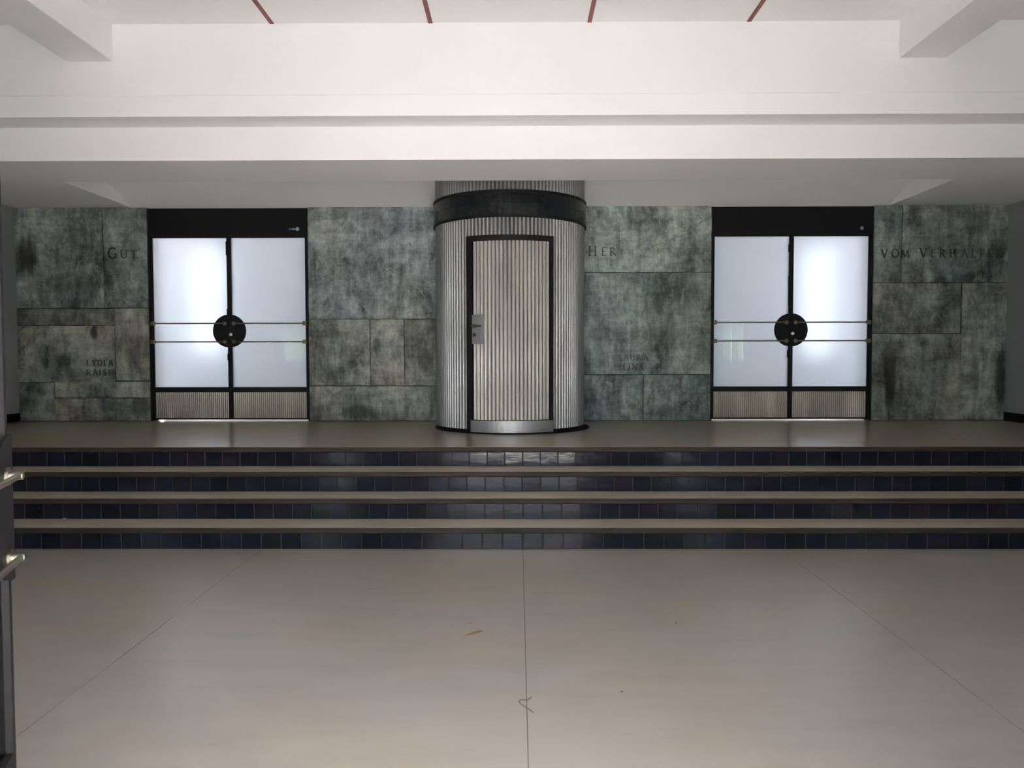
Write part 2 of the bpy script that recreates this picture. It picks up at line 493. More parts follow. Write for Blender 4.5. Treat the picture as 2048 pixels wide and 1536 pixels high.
# between the column and the right door
sN = slab(1060, 1426, 411, 545, X0=-.02, X1=DX0, Z1=WT)
sO = slab(1060, 1426, 545, 749, X0=-.02, X1=DX0, stains=[(1196, 668, 18, 20, .35), (1330, 670, 40, 40, .35)])
sP = slab(1060, 1287, 749, 842, X0=-.02, Z0=ZB, stains=[(1180, 800, 14, 36, .5), (1225, 800, 18, 30, .4)])
sQ = slab(1287, 1426, 749, 842, X1=DX0, Z0=ZB, stains=[(1340, 825, 30, 16, .5)])
# right of the right door
sR = slab(1750, 1805, 411, 565, X0=DX1, Z1=WT)
sS = slab(1805, 2018, 411, 565, X1=SX, Z1=WT, stains=[(1880, 562, 16, 10, .7), (1830, 425, 14, 40, .4), (1960, 440, 30, 30, .35), (1992, 520, 14, 70, .5)])
sT = slab(1750, 1923, 565, 667, X0=DX1)
sU = slab(1750, 1923, 667, 840, X0=DX1, Z0=ZB, stains=[(1781, 745, 15, 62, .8), (1778, 800, 8, 40, .8)])
sV = slab(1923, 2018, 565, 840, X1=SX, Z0=ZB, stains=[(2002, 760, 15, 72, .85), (1950, 760, 10, 50, .35)])

for grp, tint in (((sA, sB), (.92, .97, .92)), ((sC, sD, sE, sF, sG, sH), (.92, .89, .77)), ((sI,), (1.04, 1.08, 1.10)), ((sJ, sK, sL, sM), (.93, .90, .80)),
                  ((sN,), (1.08, 1.15, 1.10)), ((sO,), (.88, 1.0, .95)), ((sP, sQ), (.88, .97, .93)), ((sR, sS), (.85, .93, .88)), ((sT, sU, sV), (.87, .88, .80))):
    for q in grp: q.color = (*tint, 1)

# ------------------------------------------------------------------ engraved letters, built as raised strokes with the recess shade in their colour
def arc(cx, cz, rx, rz, a0, a1, n=10):
    return [(cx + rx * math.cos(math.radians(a0 + (a1 - a0) * i / n)), cz + rz * math.sin(math.radians(a0 + (a1 - a0) * i / n))) for i in range(n + 1)]
TK, TN = .13, .07
def serif(x, z, w=.26): return ([(x - w / 2, z), (x + w / 2, z)], .05)
GL = {
 'H': (.86, [([(.16, 0), (.16, 1)], TK), ([(.70, 0), (.70, 1)], TK), ([(.16, .52), (.70, .52)], TN), serif(.16, .02), serif(.16, .98), serif(.70, .02), serif(.70, .98)]),
 'E': (.58, [([(.14, 0), (.14, 1)], TK), ([(.06, .975), (.52, .975)], TN), ([(.14, .52), (.44, .52)], TN), ([(.06, .025), (.54, .025)], TN), ([(.52, .975), (.52, .86)], .05), ([(.54, .025), (.56, .15)], .05)]),
 'R': (.72, [([(.14, 0), (.14, 1)], TK), (arc(.22, .74, .30, .235, 90, -90), TN * 1.2), ([(.04, .975), (.24, .975)], TN), ([(.14, .505), (.24, .505)], TN), ([(.30, .50), (.70, .01)], TK * .95), serif(.14, .02)]),
 'G': (.92, [(arc(.48, .5, .40, .47, 50, 320, 18), TK * .85), ([(.80, .05), (.80, .42)], TK), serif(.78, .43)]),
 'U': (.84, [([(.16, 1), (.16, .36)], TK), (arc(.42, .34, .26, .31, 180, 360, 12), TN * 1.2), ([(.68, 1), (.68, .34)], TN), serif(.16, .98), serif(.68, .98)]),
 'T': (.74, [([(.37, 0), (.37, 1)], TK), ([(.04, .97), (.70, .97)], TN), ([(.05, .97), (.03, .82)], .05), ([(.69, .97), (.71, .82)], .05), serif(.37, .02)]),
 'V': (.82, [([(.10, 1), (.43, .02)], TK), ([(.43, .02), (.72, 1)], TN), serif(.10, .98), serif(.72, .98)]),
 'O': (.94, [(arc(.47, .5, .40, .47, 0, 360, 24), TK * .75)]),
 'M': (1.0, [([(.14, 0), (.20, 1)], TN), ([(.20, 1), (.50, .08)], TK), ([(.50, .08), (.80, 1)], TN), ([(.80, 1), (.88, 0)], TK), serif(.14, .02), serif(.88, .02)]),
 'A': (.84, [([(.10, 0), (.41, 1)], TN), ([(.41, 1), (.74, 0)], TK), ([(.22, .36), (.62, .36)], TN), serif(.10, .02), serif(.74, .02)]),
 'L': (.58, [([(.14, 0), (.14, 1)], TK), ([(.06, .025), (.52, .025)], TN), ([(.52, .025), (.55, .17)], .05), serif(.14, .98)]),
 'N': (.90, [([(.14, 0), (.14, 1)], TN), ([(.12, 1), (.74, 0)], TK), ([(.74, 0), (.74, 1)], TN), serif(.14, .02), serif(.08, .98), serif(.74, .98)]),
 'Y': (.78, [([(.08, 1), (.38, .48)], TK), ([(.70, 1), (.38, .48)], TN), ([(.38, .5), (.38, 0)], TK), serif(.08, .98), serif(.70, .98), serif(.38, .02)]),
 'D': (.88, [([(.14, 0), (.14, 1)], TK), (arc(.30, .5, .46, .475, 90, -90, 14), TK * .8), ([(.04, .975), (.32, .975)], TN), ([(.04, .025), (.32, .025)], TN)]),
 'I': (.34, [([(.17, 0), (.17, 1)], TK), serif(.17, .02), serif(.17, .98)]),
 'S': (.60, [(arc(.30, .74, .21, .235, 20, 270, 10), TN * 1.3), (arc(.30, .26, .23, .245, 90, -160, 10), TN * 1.5)]),
 'K': (.78, [([(.14, 0), (.14, 1)], TK), ([(.18, .48), (.62, 1)], TN), ([(.24, .52), (.74, .01)], TK), serif(.14, .02), serif(.14, .98), serif(.62, .98)]),
}
def letter(ch, px0, px1, py0, py1, parent):
    a = onY(px0, py1, D); b = onY(px1, py0, D)
    w, strokes = GL[ch]
    sxx = (b.x - a.x) / w; szz = (b.z - a.z)
    mb = MB()
    for pts, th in strokes:
        for (u0, v0), (u1, v1) in zip(pts[:-1], pts[1:]):
            p = Vector((a.x + u0 * sxx, a.z + v0 * szz)); q = Vector((a.x + u1 * sxx, a.z + v1 * szz))
            d = (q - p)
            if d.length < 1e-6: continue
            d.normalize(); nrm = Vector((-d.y, d.x)) * th * szz / 2; ex = d * .004 if len(pts) > 2 else Vector((0, 0))
            mb.prism([tuple(p - nrm - ex), tuple(q - nrm + ex), tuple(q + nrm + ex), tuple(p + nrm - ex)], D - .0085, D + .012)
    return mb.build('letter', LETTER if parent in (sN, sO) else LETTERW, parent)
for ch, x0, x1, y0, y1, pr in [
    ('G', 216, 234, 495, 518, sB), ('U', 240, 256, 500, 517, sB), ('T', 262, 274, 500, 517, sB),
    ('H', 1175.5, 1194, 492, 512, sN), ('E', 1202.5, 1213, 495, 511.5, sN), ('R', 1219, 1232, 495, 511.5, sN),
    ('V', 1761, 1776, 498, 516, sR), ('O', 1782, 1798, 498, 515, sR), ('M', 1801, 1819, 500, 515, sS),
    ('V', 1838, 1855, 496, 516, sS), ('E', 1861, 1871, 498, 515, sS), ('R', 1878, 1891, 498, 515, sS), ('H', 1898, 1914, 498, 515, sS),
    ('A', 1921, 1936, 498, 515, sS), ('L', 1942, 1952, 498, 515, sS), ('T', 1955, 1968, 498, 515, sS), ('E', 1975, 1985, 498, 515, sS), ('N', 1991, 2007, 498, 515, sS),
    ('L', 1237.5, 1247, 709, 721, sO), ('A', 1247.5, 1258, 709, 721, sO), ('U', 1259, 1270, 709, 721, sO), ('R', 1273, 1282, 709, 721, sO), ('A', 1286, 1296, 708, 720.5, sO),
    ('L', 1246, 1254.5, 727, 740, sO), ('I', 1256.5, 1261, 727, 740, sO), ('N', 1264, 1275, 727, 740, sO), ('K', 1278, 1289, 727, 740, sO),
    ('L', 173, 181, 720, 732, sD), ('Y', 184, 194, 720, 732, sD), ('D', 195, 205, 720, 732, sD), ('I', 207, 211, 720, 732, sD), ('A', 216, 226, 720, 732, sD),
    ('R', 173, 182, 739, 751, sD), ('A', 186, 196, 739, 751, sD), ('I', 198, 202, 739, 751, sD), ('S', 206, 213, 739, 751, sD), ('E', 217, 225, 739, 751, sD)]:
    letter(ch, x0, x1, y0, y1, pr)

def ribbon(pts, name, mat, parent, r, n=6):
    cu = MB()
    for p, q in zip(pts[:-1], pts[1:]): cu.tube(p, q, r, n)
    return cu.build(name, mat, parent)
ribbon([onY(x, y, D - .001) for x, y in ((1424, 436), (1404, 443), (1388, 455), (1372, 468), (1350, 476), (1332, 484), (1306, 491), (1290, 497))], 'crack', SLAB, sN, .0045)

# side walls, with black baseboards along the platform
wl = structure(MB().box(-SX - .2, -SX, FRONT - .2, 9.3, -.2, 4.2).build('wall_left', GREYP), 'plain grey side wall at the left end of the platform', 'wall')
wr = structure(MB().box(SX, SX + .2, FRONT - .2, 9.3, -.2, 4.2).build('wall_right', GREYP), 'plain grey side wall at the right end of the platform', 'wall')
structure(MB().box(-SX, -SX + .018, 6.68, D - .002, PZ, PZ + .10).build('baseboard_left', BLACKM), 'black baseboard along the left side wall on the platform', 'baseboard')
structure(MB().box(SX - .018, SX, 6.68, D - .002, PZ, PZ + .10).build('baseboard_right', BLACKM), 'black baseboard along the right side wall on the platform', 'baseboard')

# stepped header beam over the steps
hd = MB().extrude_x([(6.083, 4.2), (6.083, 3.470), (6.079, 3.466), (6.079, 3.305), (6.36, 3.305), (6.36, 3.038), (7.13, 3.038), (7.13, 4.2)], -SX, SX)
structure(hd.build('wall_header', WHITE, bevel=.006), 'white stepped header beam spanning the hall above the steps', 'beam')

# platform ceiling: sloped centre, flat lower bays at the ends
CX = 4.44
structure(MB().extrude_x([(9.25, WT - .02), (9.25, 4.2), (7.13, 4.2), (7.13, WT + .353 * (D - 7.13))], -CX, CX).build('ceiling_slope', WHITE), 'white sloping ceiling over the platform behind the header beam', 'ceiling')
structure(MB().box(-SX, -CX, 7.13, 9.25, WT, 4.2).build('ceiling_bay_left', WHITE), 'low flat ceiling bay above the left end of the platform', 'ceiling')
structure(MB().box(CX, SX, 7.13, 9.25, WT, 4.2).build('ceiling_bay_right', WHITE), 'low flat ceiling bay above the right end of the platform', 'ceiling')

# hall ceiling with red strips and two beams running in depth
ce = structure(MB().box(-SX, SX, FRONT - .2, 6.08, CEIL, 4.2).build('ceiling', WHITE), 'white hall ceiling divided by thin red brown strips', 'ceiling')
for k in range(4):
    x = -1.785 + 1.218 * k
    MB().box(x - .016, x + .016, FRONT, 6.079, CEIL - .006, CEIL + .002).build('ceiling_strip', RED, ce)
for sgn, nm in ((-1, 'left'), (1, 'right')):
    a, b = sorted((sgn * 3.016, sgn * 3.375))
    structure(MB().box(a, b, FRONT, 6.08, 3.726, CEIL).build('beam_' + nm, WHITE, bevel=.006), 'white ceiling beam running towards the header at the %s' % nm, 'beam')
structure(MB().box(-SX - .4, SX + .4, FRONT - .6, 11.9, 4.2, 4.5).build('roof', GREYP), 'flat roof slab over the hall, unseen, put in to block light', 'roof')  # unseen slab over everything, put in to keep sky light out

# entrance wall behind the photographer: open double door, glazed side lights, small side windows
SL0, SL1, DH = 2.40, 2.80, 2.30
ew = MB()
ew.box(-SX - .2, SX + .2, FRONT - .2, FRONT, DH, 4.2)
ew.box(-1.35, 1.35, -.30, FRONT - .2, DH + .1, DH + .3)                      # unseen canopy, added to cut the sky light on the hall floor
for s in (-1, 1):
    def bx(x0, x1, z0, z1):
        a, b = sorted((s * x0, s * x1)); ew.box(a, b, FRONT - .2, FRONT, z0, z1)
    bx(.96, SL0, -.2, DH)
    a, b = sorted((s * 1.0, s * 1.35)); ew.box(a, b, -1.2, FRONT - .2, -.2, 4.2)      # unseen deep piers, added to narrow the daylight sideways
    bx(SL1, 4.60, -.2, DH)
    bx(4.60, 5.15, -.2, 1.28); bx(4.60, 5.15, 2.05, DH)
    bx(5.15, SX + .2, -.2, DH)
structure(ew.build('wall_front', WHITE), 'white entrance wall with glazed openings behind the viewer', 'wall')
for s in (-1, 1):
    for (x0, x1, z0, z1, nm) in ((SL0, SL1, .0, DH, 'window_1' if s < 0 else 'window_2'), (4.60, 5.15, 1.28, 2.05, 'window_3' if s < 0 else 'window_4')):
        a, b = sorted((s * x0, s * x1))
        y0, y1 = FRONT - .13, FRONT - .07
        fr = MB().box(a, a + .05, y0, y1, z0, z1).box(b - .05, b, y0, y1, z0, z1).box(a + .05, b - .05, y0, y1, z1 - .05, z1).box(a + .05, b - .05, y0, y1, z0, z0 + .05)
        mid = (a + b) / 2
        fr.box(mid - .025, mid + .025, y0, y1, z0 + .05, z1 - .05)
        w = structure(fr.build(nm, BLACK if z0 < .5 else WHITE), 'framed %s in the entrance wall' % ('side light' if z0 < .5 else 'small window'), 'window')
        for q0, q1 in ((a + .05, mid - .025), (mid + .025, b - .05)):
            MB().box(q0, q1, FRONT - .103, FRONT - .097, z0 + .05, z1 - .05).build('pane', CLEAR, w)

# vestibules behind the frosted doors, each with a tall window
for s in (-1, 1):
    v = MB()
    def bx(x0, x1, y0, y1, z0, z1):
        a, b = sorted((s * x0, s * x1)); v.box(a, b, y0, y1, z0, z1)
    W0, W1, V0, V1 = 4.32, 4.86, 1.42, 3.05
    bx(1.9, 2.1, 9.40, 11.7, PZ - .2, 4.2); bx(5.45, 5.65, 9.40, 10.15, PZ - .2, 4.2); bx(5.45, 5.65, 11.2, 11.7, PZ - .2, 4.2); bx(5.45, 5.65, 10.15, 11.2, PZ - .2, 1.4); bx(5.45, 5.65, 10.15, 11.2, 3.0, 4.2)  # opening in the outer side wall added to brighten the frosted panes
    bx(2.1, 5.45, 9.40, 11.7, 3.35, 4.2)
    bx(1.9, W0, 11.7, 11.9, PZ - .2, 4.2); bx(W1, 5.65, 11.7, 11.9, PZ - .2, 4.2); bx(W0, W1, 11.7, 11.9, PZ - .2, V0); bx(W0, W1, 11.7, 11.9, V1, 4.2)
    structure(v.build('wall_vestibule_' + ('left' if s < 0 else 'right'), WHITE), 'white vestibule walls behind the %s frosted double door' % ('left' if s < 0 else 'right'), 'wall')
    a, b = sorted((s * 2.1, s * 5.45))
    structure(MB().box(a, b, 9.43, 11.7, PZ - .2, PZ).build('floor_vestibule_' + ('left' if s < 0 else 'right'), LINO2), 'vestibule floor behind the %s frosted double door' % ('left' if s < 0 else 'right'), 'floor')
    portal((s * 5.47, 10.675, 2.2), 1.05, 1.6, (math.radians(90), 0, math.radians(90 * s)))
    portal((s * (W0 + W1) / 2, 11.72, (V0 + V1) / 2), W1 - W0, V1 - V0, (math.radians(-90), 0, 0))
portal((0, FRONT - .21, DH / 2), 6.0, DH, (math.radians(90), 0, 0))
for s in (-1, 1): portal((s * 4.875, FRONT - .21, 1.665), .55, .77, (math.radians(90), 0, 0))

structure(MB().box(-40, 40, -40, FRONT - .2, -.3, -.01).build('ground', PAVE), 'pale paved forecourt outside the entrance', 'ground')
structure(MB().box(-40, 40, 11.9, 40, .3, PZ - .02).build('ground_rear', PAVE), 'pale paved ground behind the building', 'ground')

# ------------------------------------------------------------------ double doors
def reeded(x0, x1, z0, z1, y, pitch, amp, seg=6):
    mb = MB(); n = max(1, round((x1 - x0) / pitch)); tot = n * seg
    for i in range(tot + 1):
        x = x0 + (x1 - x0) * i / tot
        yy = y - amp * abs(math.sin(math.pi * i / seg))
        mb.v += [(x, yy, z0), (x, yy, z1)]
    for i in range(tot): mb.f.append((2 * i, 2 * i + 2, 2 * i + 3, 2 * i + 1))
    return mb

LW = .925           # leaf width
def door_leaf(glass, side, seals=()):
    """leaf in local space: hinge at x=0, free edge at x=LW*side, floor z=0, visible face at y=0 towards -y"""
    s = side
    def B(mb, x0, x1, y0, y1, z0, z1):
        a, b = sorted((s * x0, s * x1)); return mb.box(a, b, y0, y1, z0, z1)
    gz0, gz1, hz = .402, 2.165, 2.18
    f = MB()
    B(f, 0, .022, 0, .045, .016, hz); B(f, LW - .025, LW - .002, 0, .045, .016, hz)
    B(f, .022, LW - .025, 0, .045, gz1, hz); B(f, .022, LW - .025, 0, .045, .342, gz0); B(f, .022, LW - .025, 0, .045, .016, .034)
    leaf = f.build('door_leaf', BLACK)
    p = MB(); B(p, .020, LW - .023, .018, .024, gz0 - .005, gz1 + .004); p.build('glass_pane', glass, leaf)
    x0, x1 = sorted((s * .022, s * (LW - .025)))
    reeded(x0, x1, .032, .344, .014, .0235, .008).build('kick_panel', KICK, leaf, smooth=40)
    # half disc carrying the bars
    cz = 1.068; r = .195
    poly = [(s * (LW - .0015), cz - r)] + [(s * (LW - .0015 - r * math.cos(math.radians(t))), cz + r * math.sin(math.radians(t))) for t in range(-84, 85, 6)] + [(s * (LW - .0015), cz + r)]
    MB().prism(poly, -.010, .0).build('disc_plate', BLACK, leaf)
    for z in (1.157, .940):
        MB().tube((s * .03, -.038, z), (s * (LW - .055), -.038, z), .0085, 12).build('push_bar', RODM, leaf, smooth=40)
        k = MB(); B(k, .004, .046, -.055, -.002, z - .024, z + .024); k.build('bar_bracket', BRASS, leaf, bevel=.004)
        t = MB().tube((s * (LW - .055), -.010, z), (s * (LW - .055), -.048, z), .013, 12, .011)
        t.tube((s * (LW - .055), -.0102, z), (s * (LW - .055), -.017, z), .024, 14); t.build('bar_mount', RODM, leaf, smooth=40)
    for (z0, z1, w) in seals:
        q = MB(); B(q, LW - .025 - w, LW - .020, -.003, .002, z0, z1); q.build('seal_strip', BLACKM, leaf)
    return leaf

def double_door(name, sgn, label):
    xc = sgn * (DX0 + DX1) / 2
    root = structure(empty(name, (xc, D + .03, PZ)), label, 'door')
    w2 = (DX1 - DX0) / 2; Hh = WT - PZ
    f = MB().box(-w2, -w2 + .018, 0, .12, 0, Hh).box(w2 - .018, w2, 0, .12, 0, Hh)
    f.build('door_frame', BLACK, root)
    MB().box(-w2 + .018, w2 - .018, .004, .06, 2.182, Hh).build('transom_panel', BLACKM, root)
    MB().box(-w2 + .018, w2 - .018, -.004, .004, 2.182, 2.20).build('head_rail', BLACK, root)
    for sd in (1, -1):
        seals = ()
        if sgn > 0 and sd > 0: seals = ((1.98, 2.07, .014), (1.62, 1.70, .010), (1.35, 1.64, .009), (.74, .83, .016))
        if sgn < 0 and sd < 0: seals = ((1.42, 1.52, .006),)
        if sgn < 0 and sd > 0: seals = ((1.96, 2.12, .007), (.72, .80, .006), (1.25, 1.33, .006))
        lf = door_leaf(FROST, sd, seals); lf.parent = root; lf.location = (-sd * LW, .015, 0)
    MB().tube((.018, -.006, 1.026), (.018, .010, 1.026), .0185, 16).tube((.018, -.009, 1.026), (.018, -.005, 1.026), .012, 12).build('lock_cylinder', CHROME, root, smooth=40)
    return root
d1 = double_door('door_1', -1, 'black framed frosted glass double door left of the fluted booth')
d2 = double_door('door_2', 1, 'black framed frosted glass double door right of the fluted booth')
def sticker(root, px, py, r, mat, name, shape='disc'):
    p = onY(px, py, D + .03) - root.location
    if shape == 'disc': m = MB().tube((p.x, .001, p.z), (p.x, .0045, p.z), r, 18)
    else: m = MB().box(p.x - r, p.x + r, .001, .0045, p.z - r * .55, p.z + r * .55)
    return m.build(name, mat, root)
sticker(d1, 594.5, 458, .022, STICK_G, 'round_sticker')
sticker(d1, 581, 458, .018, STICK_B, 'label_sticker', 'rect')
sticker(d1, 587.2, 458, .015, STICK_W, 'label_sticker', 'rect')
sticker(d2, 1724, 456, .022, STICK_G, 'round_sticker')
# glue residue on the lower corner of a pane
for (px, py, r) in ((1435, 764, .012), (1439, 768, .011), (1443, 769, .007)):
    p = onY(px, py, D + .06) - d2.location
    MB().tube((p.x, .0615, p.z), (p.x, .0635, p.z), r, 9).build('glue_mark', GLUE, d2)

# entrance doors, opened inwards; one free edge just enters the picture on the left
r3 = structure(empty('door_3', (-.97, FRONT, 0)), 'open black framed entrance door at the left edge of the view', 'door')
lf = door_leaf(CLEAR, 1); lf.parent = r3; lf.location = (0, 0, 0); lf.rotation_euler = (0, 0, math.radians(108.9))
r4 = structure(empty('door_4', (.97, FRONT, 0)), 'open black framed entrance door swung far back to the right', 'door')
lf = door_leaf(CLEAR, -1); lf.parent = r4; lf.rotation_euler = (0, 0, math.radians(-160))

# ------------------------------------------------------------------ fluted round column with a curved door
KX, KY, KR = .015, 8.465, .80
KTOP = 4.0
def cp(t, r, z): return (KX + r * math.sin(t), KY - r * math.cos(t), z)
def cyl_hit(px, py, r=KR):
    d = ray(px, py); ox, oy = CAM.x - KX, CAM.y - KY
    A = d.x ** 2 + d.y ** 2; B = 2 * (ox * d.x + oy * d.y); C = ox ** 2 + oy ** 2 - r * r
    t = (-B - math.sqrt(max(0, B * B - 4 * A * C))) / (2 * A)
    p = CAM + d * t
    return math.atan2(p.x - KX, KY - p.y), p.z
def shell(t0, t1, z0, z1, r, n=None, thick=None):
    """curved solid panel between two angles"""
    n = n or max(2, int(abs(t1 - t0) / .05)); mb = MB(); th = thick or .02
    for i in range(n + 1):
        t = t0 + (t1 - t0) * i / n
        mb.v += [cp(t, r, z0), cp(t, r, z1), cp(t, r - th, z1), cp(t, r - th, z0)]
    for i in range(n):
        a = 4 * i
        for q in range(4): mb.f.append((a + q, a + 4 + q, a + 4 + (q + 1) % 4, a + (q + 1) % 4))
    mb.f += [(0, 1, 2, 3), (4 * n + 3, 4 * n + 2, 4 * n + 1, 4 * n)]
    return mb
def flutes(t0, t1, z0, z1, r, pitch, amp, mode, ztop=None, seg=10):
    n = max(1, round(abs(t1 - t0) * r / pitch)); tot = n * seg; mb = MB()
    for i in range(tot + 1):
        t = t0 + (t1 - t0) * i / tot; ph = math.pi * i / seg
        rr = r - amp + (amp * abs(math.sin(ph)) ** .6 if mode == 'reed' else amp * (abs(math.sin(ph)) ** .55) * (1 - .3 * math.sin(ph) ** 10) if mode == 'sine' else amp * (.5 - .5 * math.cos(2 * ph)))
        mb.v += [cp(t, rr, z0), cp(t, rr, z1 if ztop is None else ztop(cp(t, rr, 0)))]
    for i in range(tot): mb.f.append((2 * i, 2 * i + 2, 2 * i + 3, 2 * i + 1))
    return mb

colm = thing(empty('fluted_booth', (KX, KY, PZ)), 'round fluted aluminium booth with curved door and black tiled band', 'booth')
def addc(mb, name, mat, parent=None, **kw):
    par = parent or colm
    o = mb.build(name, mat, par, **kw)
    if par is colm: o.location = (-KX, -KY, -PZ)
    return o
tL0 = cyl_hit(934, 650)[0]; tL1 = cyl_hit(945.5, 650)[0]
tR1 = cyl_hit(1099.5, 650)[0]; tR0 = cyl_hit(1106, 650)[0]
zh1 = cyl_hit(1021, 469)[1]; zh0 = cyl_hit(1021, 480)[1]
zb1 = cyl_hit(1021, 378, .82)[1]; zb0 = cyl_hit(1021, 433, .82)[1]
zk1 = cyl_hit(1021, 842)[1]; zk0 = PZ + .022
FP = .0405
addc(shell(-2.6, 2.6, PZ, 3.30, .778, 72, .05), 'core', BLACKM)
addc(flutes(tL0, -2.6, PZ + .04, zb0, KR, FP, .023, 'reed'), 'fluted_panel', ALU, smooth=50)
addc(flutes(tR0, 2.6, PZ + .04, zb0, KR, FP, .023, 'reed'), 'fluted_panel', ALU, smooth=50)
addc(flutes(tL0, tR0, zh1, zb0, KR, FP * 1.0, .023, 'reed'), 'header_panel', ALU, smooth=50)
addc(flutes(-2.6, 2.6, zb1 - .01, 0, .802, FP, .019, 'reed', ztop=lambda p: WT + .353 * (D - p[1]) - .006), 'upper_panel', ALU, smooth=50)
addc(shell(-2.6, 2.6, PZ, PZ + .042, .792, 96, .05), 'base_ring', BLACKM)
# thin off-centre black disc peeping out on the right
fp = MB(); nn = 64
fp.v = [(KX + .022 + .835 * math.sin(2 * math.pi * i / nn), min(D - .015, KY + .012 - .815 * math.cos(2 * math.pi * i / nn)), z) for z in (PZ, PZ + .006) for i in range(nn)]
fp.f = [(i, (i + 1) % nn, nn + (i + 1) % nn, nn + i) for i in range(nn)] + [tuple(range(nn, 2 * nn))]
addc(fp, 'floor_disc', BLACKM)
# tiled band
addc(shell(-2.6, 2.6, zb0 + .004, zb1 - .004, .806, 120, .02), 'band_body', GROUT)
addc(shell(-2.6, 2.6, zb1 - .030, zb1, .820, 120, .03), 'band_rim', BLACK, smooth=40)
addc(shell(-2.6, 2.6, zb0, zb0 + .022, .819, 120, .03), 'band_rim', BLACK, smooth=40)
zt0, zt1 = zb0 + .022, zb1 - .030
TA = .0955 / .813
th_ = (zt1 - zt0) / 2
band_me = None
bt = MB()
g = .0013
for i in range(4):
    t = (-TA / 2 + g / .813) + (TA - 2 * g / .813) * i / 3
    for rr, z in ((.814, g), (.814, th_ - g), (.800, th_ - g), (.800, g)):
        bt.v.append((rr * math.sin(t), -rr * math.cos(t), z))
for i in range(3):
    a = 4 * i
    for q in range(4): bt.f.append((a + q, a + 4 + q, a + 4 + (q + 1) % 4, a + (q + 1) % 4))
bt.f += [(0, 1, 2, 3), (15, 14, 13, 12)]
bt_mesh = bt.mesh('band_tile', TILEB)
tc0 = cyl_hit(1020.5, 405, .814)[0]
for row in (0, 1):
    for k in range(-16, 16):
        o = bpy.data.objects.new('band_tile', bt_mesh); col.objects.link(o); o.parent = colm
        o.location = (0, 0, zt0 + row * th_ - PZ)
        o.rotation_euler = (random.gauss(0, .0008), random.gauss(0, .0008), tc0 + (k + .5) * TA)
# door frame and curved leaf
df = shell(tL0, tL1, PZ + .001, zh1, .812, 3, .04)
addc(df, 'door_jamb', BLACK)
addc(shell(tR1, tR0, PZ + .001, zh1, .812, 3, .04), 'door_jamb', BLACK)
addc(shell(tL1, tR1, zh0, zh1, .812, 14, .04), 'door_head', BLACK)
leaf = addc(flutes(tL1 + .002, tR1 - .002, zk1 + .006, zh0 - .002, .806, .0408, .021, 'sine', seg=14), 'curved_door', ALUD, smooth=60)
tk0 = cyl_hit(943.5, 855)[0]; tk1 = cyl_hit(1104, 855)[0]
cuts = [tk0, cyl_hit(1016, 855)[0], cyl_hit(1033.5, 855)[0], tk1]
for i in range(3):
    rr = .822 + (.0012 if i == 1 else 0)
    shell(cuts[i] + .0004, cuts[i + 1] - .0004, zk0 - .006, zk1, rr, 8, .012).build('kick_plate', PLATE, leaf)
for px, py in ((968, 846), (968, 861), (997, 846), (997, 866), (1013, 846), (1019, 846), (1019, 866), (1032, 846), (1036, 866), (1062, 866), (1087, 859)):
    t, z = cyl_hit(px, py, .824)
    MB().tube(cp(t, .8215, z), cp(t, .8255, z), .0035, 8).build('rivet', BLACK, leaf)
shell(tL1 + .0015, tR1 - .0015, zk1, zk1 + .007, .814, 10, .03).build('sill_gap', BLACKM, leaf)
# lock plate with lever and cylinder
tp0 = cyl_hit(945.3, 660)[0]; tp1 = cyl_hit(969.5, 660)[0]
zp1 = cyl_hit(957, 629)[1]; zp0 = cyl_hit(957, 688)[1]
shell(tp0, tp1, zp0, zp1, .8135, 5, .01).build('lock_plate', PLATE, leaf)
th, zh = cyl_hit(950.3, 652)
hm = MB().tube(cp(th, .812, zh), cp(th, .822, zh), .0225, 18).tube(cp(th, .82, zh), cp(th, .86, zh), .0105, 12)
t2 = cyl_hit(966, 652.5)[0]
hm.tube(cp(th - .012, .862, zh), cp(t2, .862, zh - .003), .0115, 12, .0085)
hm.build('lever_handle', BRASS, leaf, smooth=40)
tl, zl = cyl_hit(950, 670)
MB().tube(cp(tl, .812, zl), cp(tl, .820, zl), .0225, 18).build('lock_rose', BRASS, leaf, smooth=40)
MB().tube(cp(tl, .8195, zl), cp(tl, .8208, zl), .009, 12).build('keyhole', BLACKM, leaf)
for px, py in ((967.5, 631.5), (967.5, 667), (967.5, 684), (952, 686)):
    t, z = cyl_hit(px, py, .8135)
    MB().tube(cp(t, .812, z), cp(t, .8148, z), .0028, 8).build('plate_screw', BLACK, leaf)

# ------------------------------------------------------------------ small things on the floor
p = onZ(950, 1266, 0)
sm = MB(); pts = []
a0 = onZ(930, 1272, 0); a1 = onZ(966, 1261, 0)
ax = (a1 - a0); L = ax.length; ax.normalize(); pr = Vector((-ax.y, ax.x, 0))
prof = [(0, .004), (.2, .008), (.4, .013), (.65, .017), (.85, .015), (.95, .008), (1.0, .001)]
up_ = [a0 + ax * L * u + pr * w for u, w in prof]; lo_ = [a0 + ax * L * u - pr * w for u, w in prof]
ring = up_ + lo_[::-1]
c0 = (a0 + a1) / 2
sm.v = [tuple(Vector((q.x, q.y, 0)) - Vector((c0.x, c0.y, 0)) + Vector((0, 0, z))) for z in (.0002, .0011) for q in ring]
k = len(ring)
sm.f = [tuple(range(k, 2 * k)), tuple(reversed(range(k)))] + [(i, (i + 1) % k, k + (i + 1) % k, k + i) for i in range(k)]
o = thing(sm.build('dry_smudge', SMUDGE), 'small brown leaf shaped smudge on the beige floor left of the centre seam', 'stain')
o.location = (c0.x, c0.y, 0)
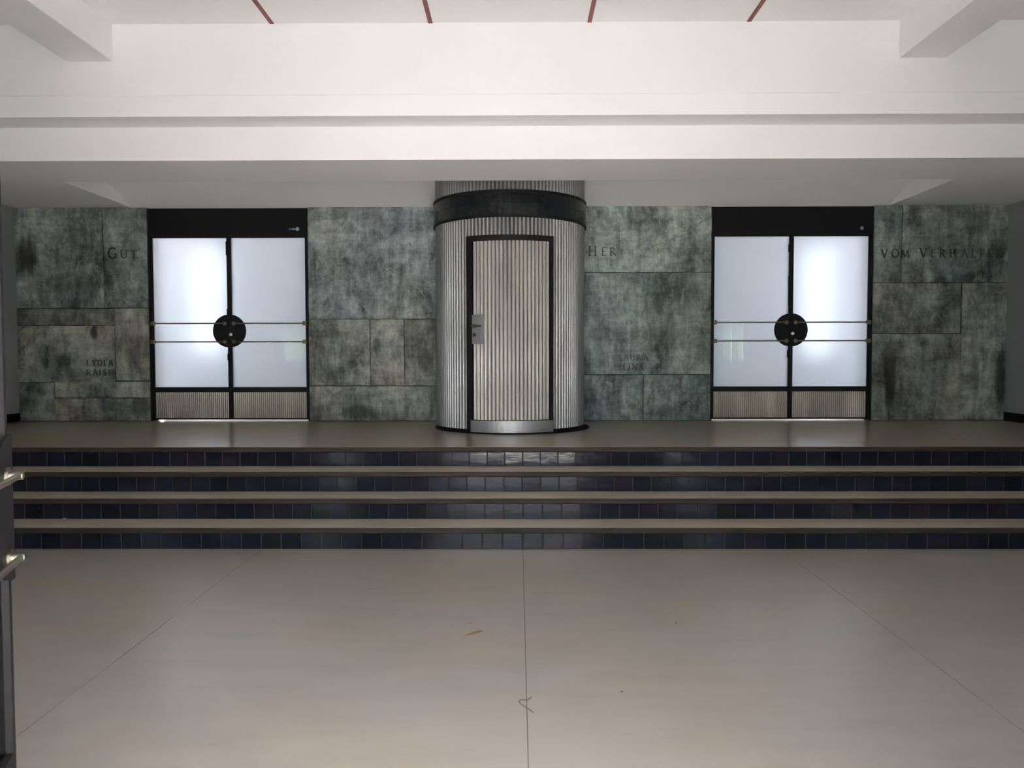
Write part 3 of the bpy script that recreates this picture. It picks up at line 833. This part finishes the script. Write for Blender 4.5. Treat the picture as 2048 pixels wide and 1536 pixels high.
tw = [onZ(x, y, .0035) for x, y in ((1063, 1394), (1059, 1398), (1054, 1400), (1049, 1400), (1044, 1399), (1040, 1401), (1037, 1403), (1043, 1409), (1050, 1413), (1058, 1418), (1062, 1421), (1066, 1425))]
c0 = tw[6].copy(); c0.z = 0
cu = MB()
for q, w in zip(tw[:-1], tw[1:]): cu.tube(q - c0, w - c0, .0019, 6)
o = thing(cu.build('curled_fibre', FIBRE), 'thin curled brown fibre lying across the centre floor seam', 'fibre'); o.location = c0
def crumb(px, py, z, r, mat, label, name='crumb'):
    c = onZ(px, py, z)
    m = MB(); n = 7
    ang = [2 * math.pi * i / n for i in range(n)]
    rad = [r * random.uniform(.6, 1.2) for _ in ang]
    m.v = [(a_ * math.cos(t) * 1.4, a_ * math.sin(t), 0) for a_, t in zip(rad, ang)] + [(a_ * math.cos(t) * .9, a_ * math.sin(t) * .7, r * .7) for a_, t in zip(rad, ang)]
    m.f = [(i, (i + 1) % n, n + (i + 1) % n, n + i) for i in range(n)] + [tuple(range(n, 2 * n)), tuple(reversed(range(n)))]
    o = thing(m.build(name, mat), label, 'crumb'); o.location = (c.x, c.y, z)
crumb(941, 1247, 0, .007, SMUDGE, 'tiny brown crumb just beyond the brown smudge on the floor')
crumb(1352, 1246, 0, .005, FIBRE, 'tiny dark crumb on the beige floor right of the centre seam')
crumb(1244, 1384, 0, .005, FIBRE, 'tiny dark crumb on the floor nearer than all other crumbs')
crumb(128, 1038.5, RZ, .013, STICK_W, 'pale plaster chip on the lowest tread near its left end', 'plaster_chip')

# greenery outside, seen only as a reflection in the frosted doors
for s in (-1, 1):
    root = empty('clipped_shrub', (s * 7.2, -7.0, -.01))
    thing(root, 'green shrub on the forecourt seen mirrored in the %s frosted door' % ('left' if s < 0 else 'right'), 'shrub')
    mb = MB(); NU, NV = 28, 18
    for j in range(NV + 1):
        for i in range(NU):
            a_ = 2 * math.pi * i / NU; e_ = math.pi * j / NV
            d = Vector((math.cos(a_) * math.sin(e_), math.sin(a_) * math.sin(e_), math.cos(e_)))
            k = 1 + .22 * noise.noise(d * 3 + Vector((s * 5, 0, 0))) + .12 * noise.noise(d * 8)
            mb.v.append((d.x * 2.2 * k, d.y * 1.3 * k, 1.9 + d.z * 1.6 * k))
    for j in range(NV):
        for i in range(NU): mb.f.append((j * NU + i, j * NU + (i + 1) % NU, (j + 1) * NU + (i + 1) % NU, (j + 1) * NU + i))
    mb.build('foliage', LEAFG, root)
    MB().tube((0, 0, 0), (0, 0, 1.2), .12, 10, .08).build('trunk', NOSE, root)
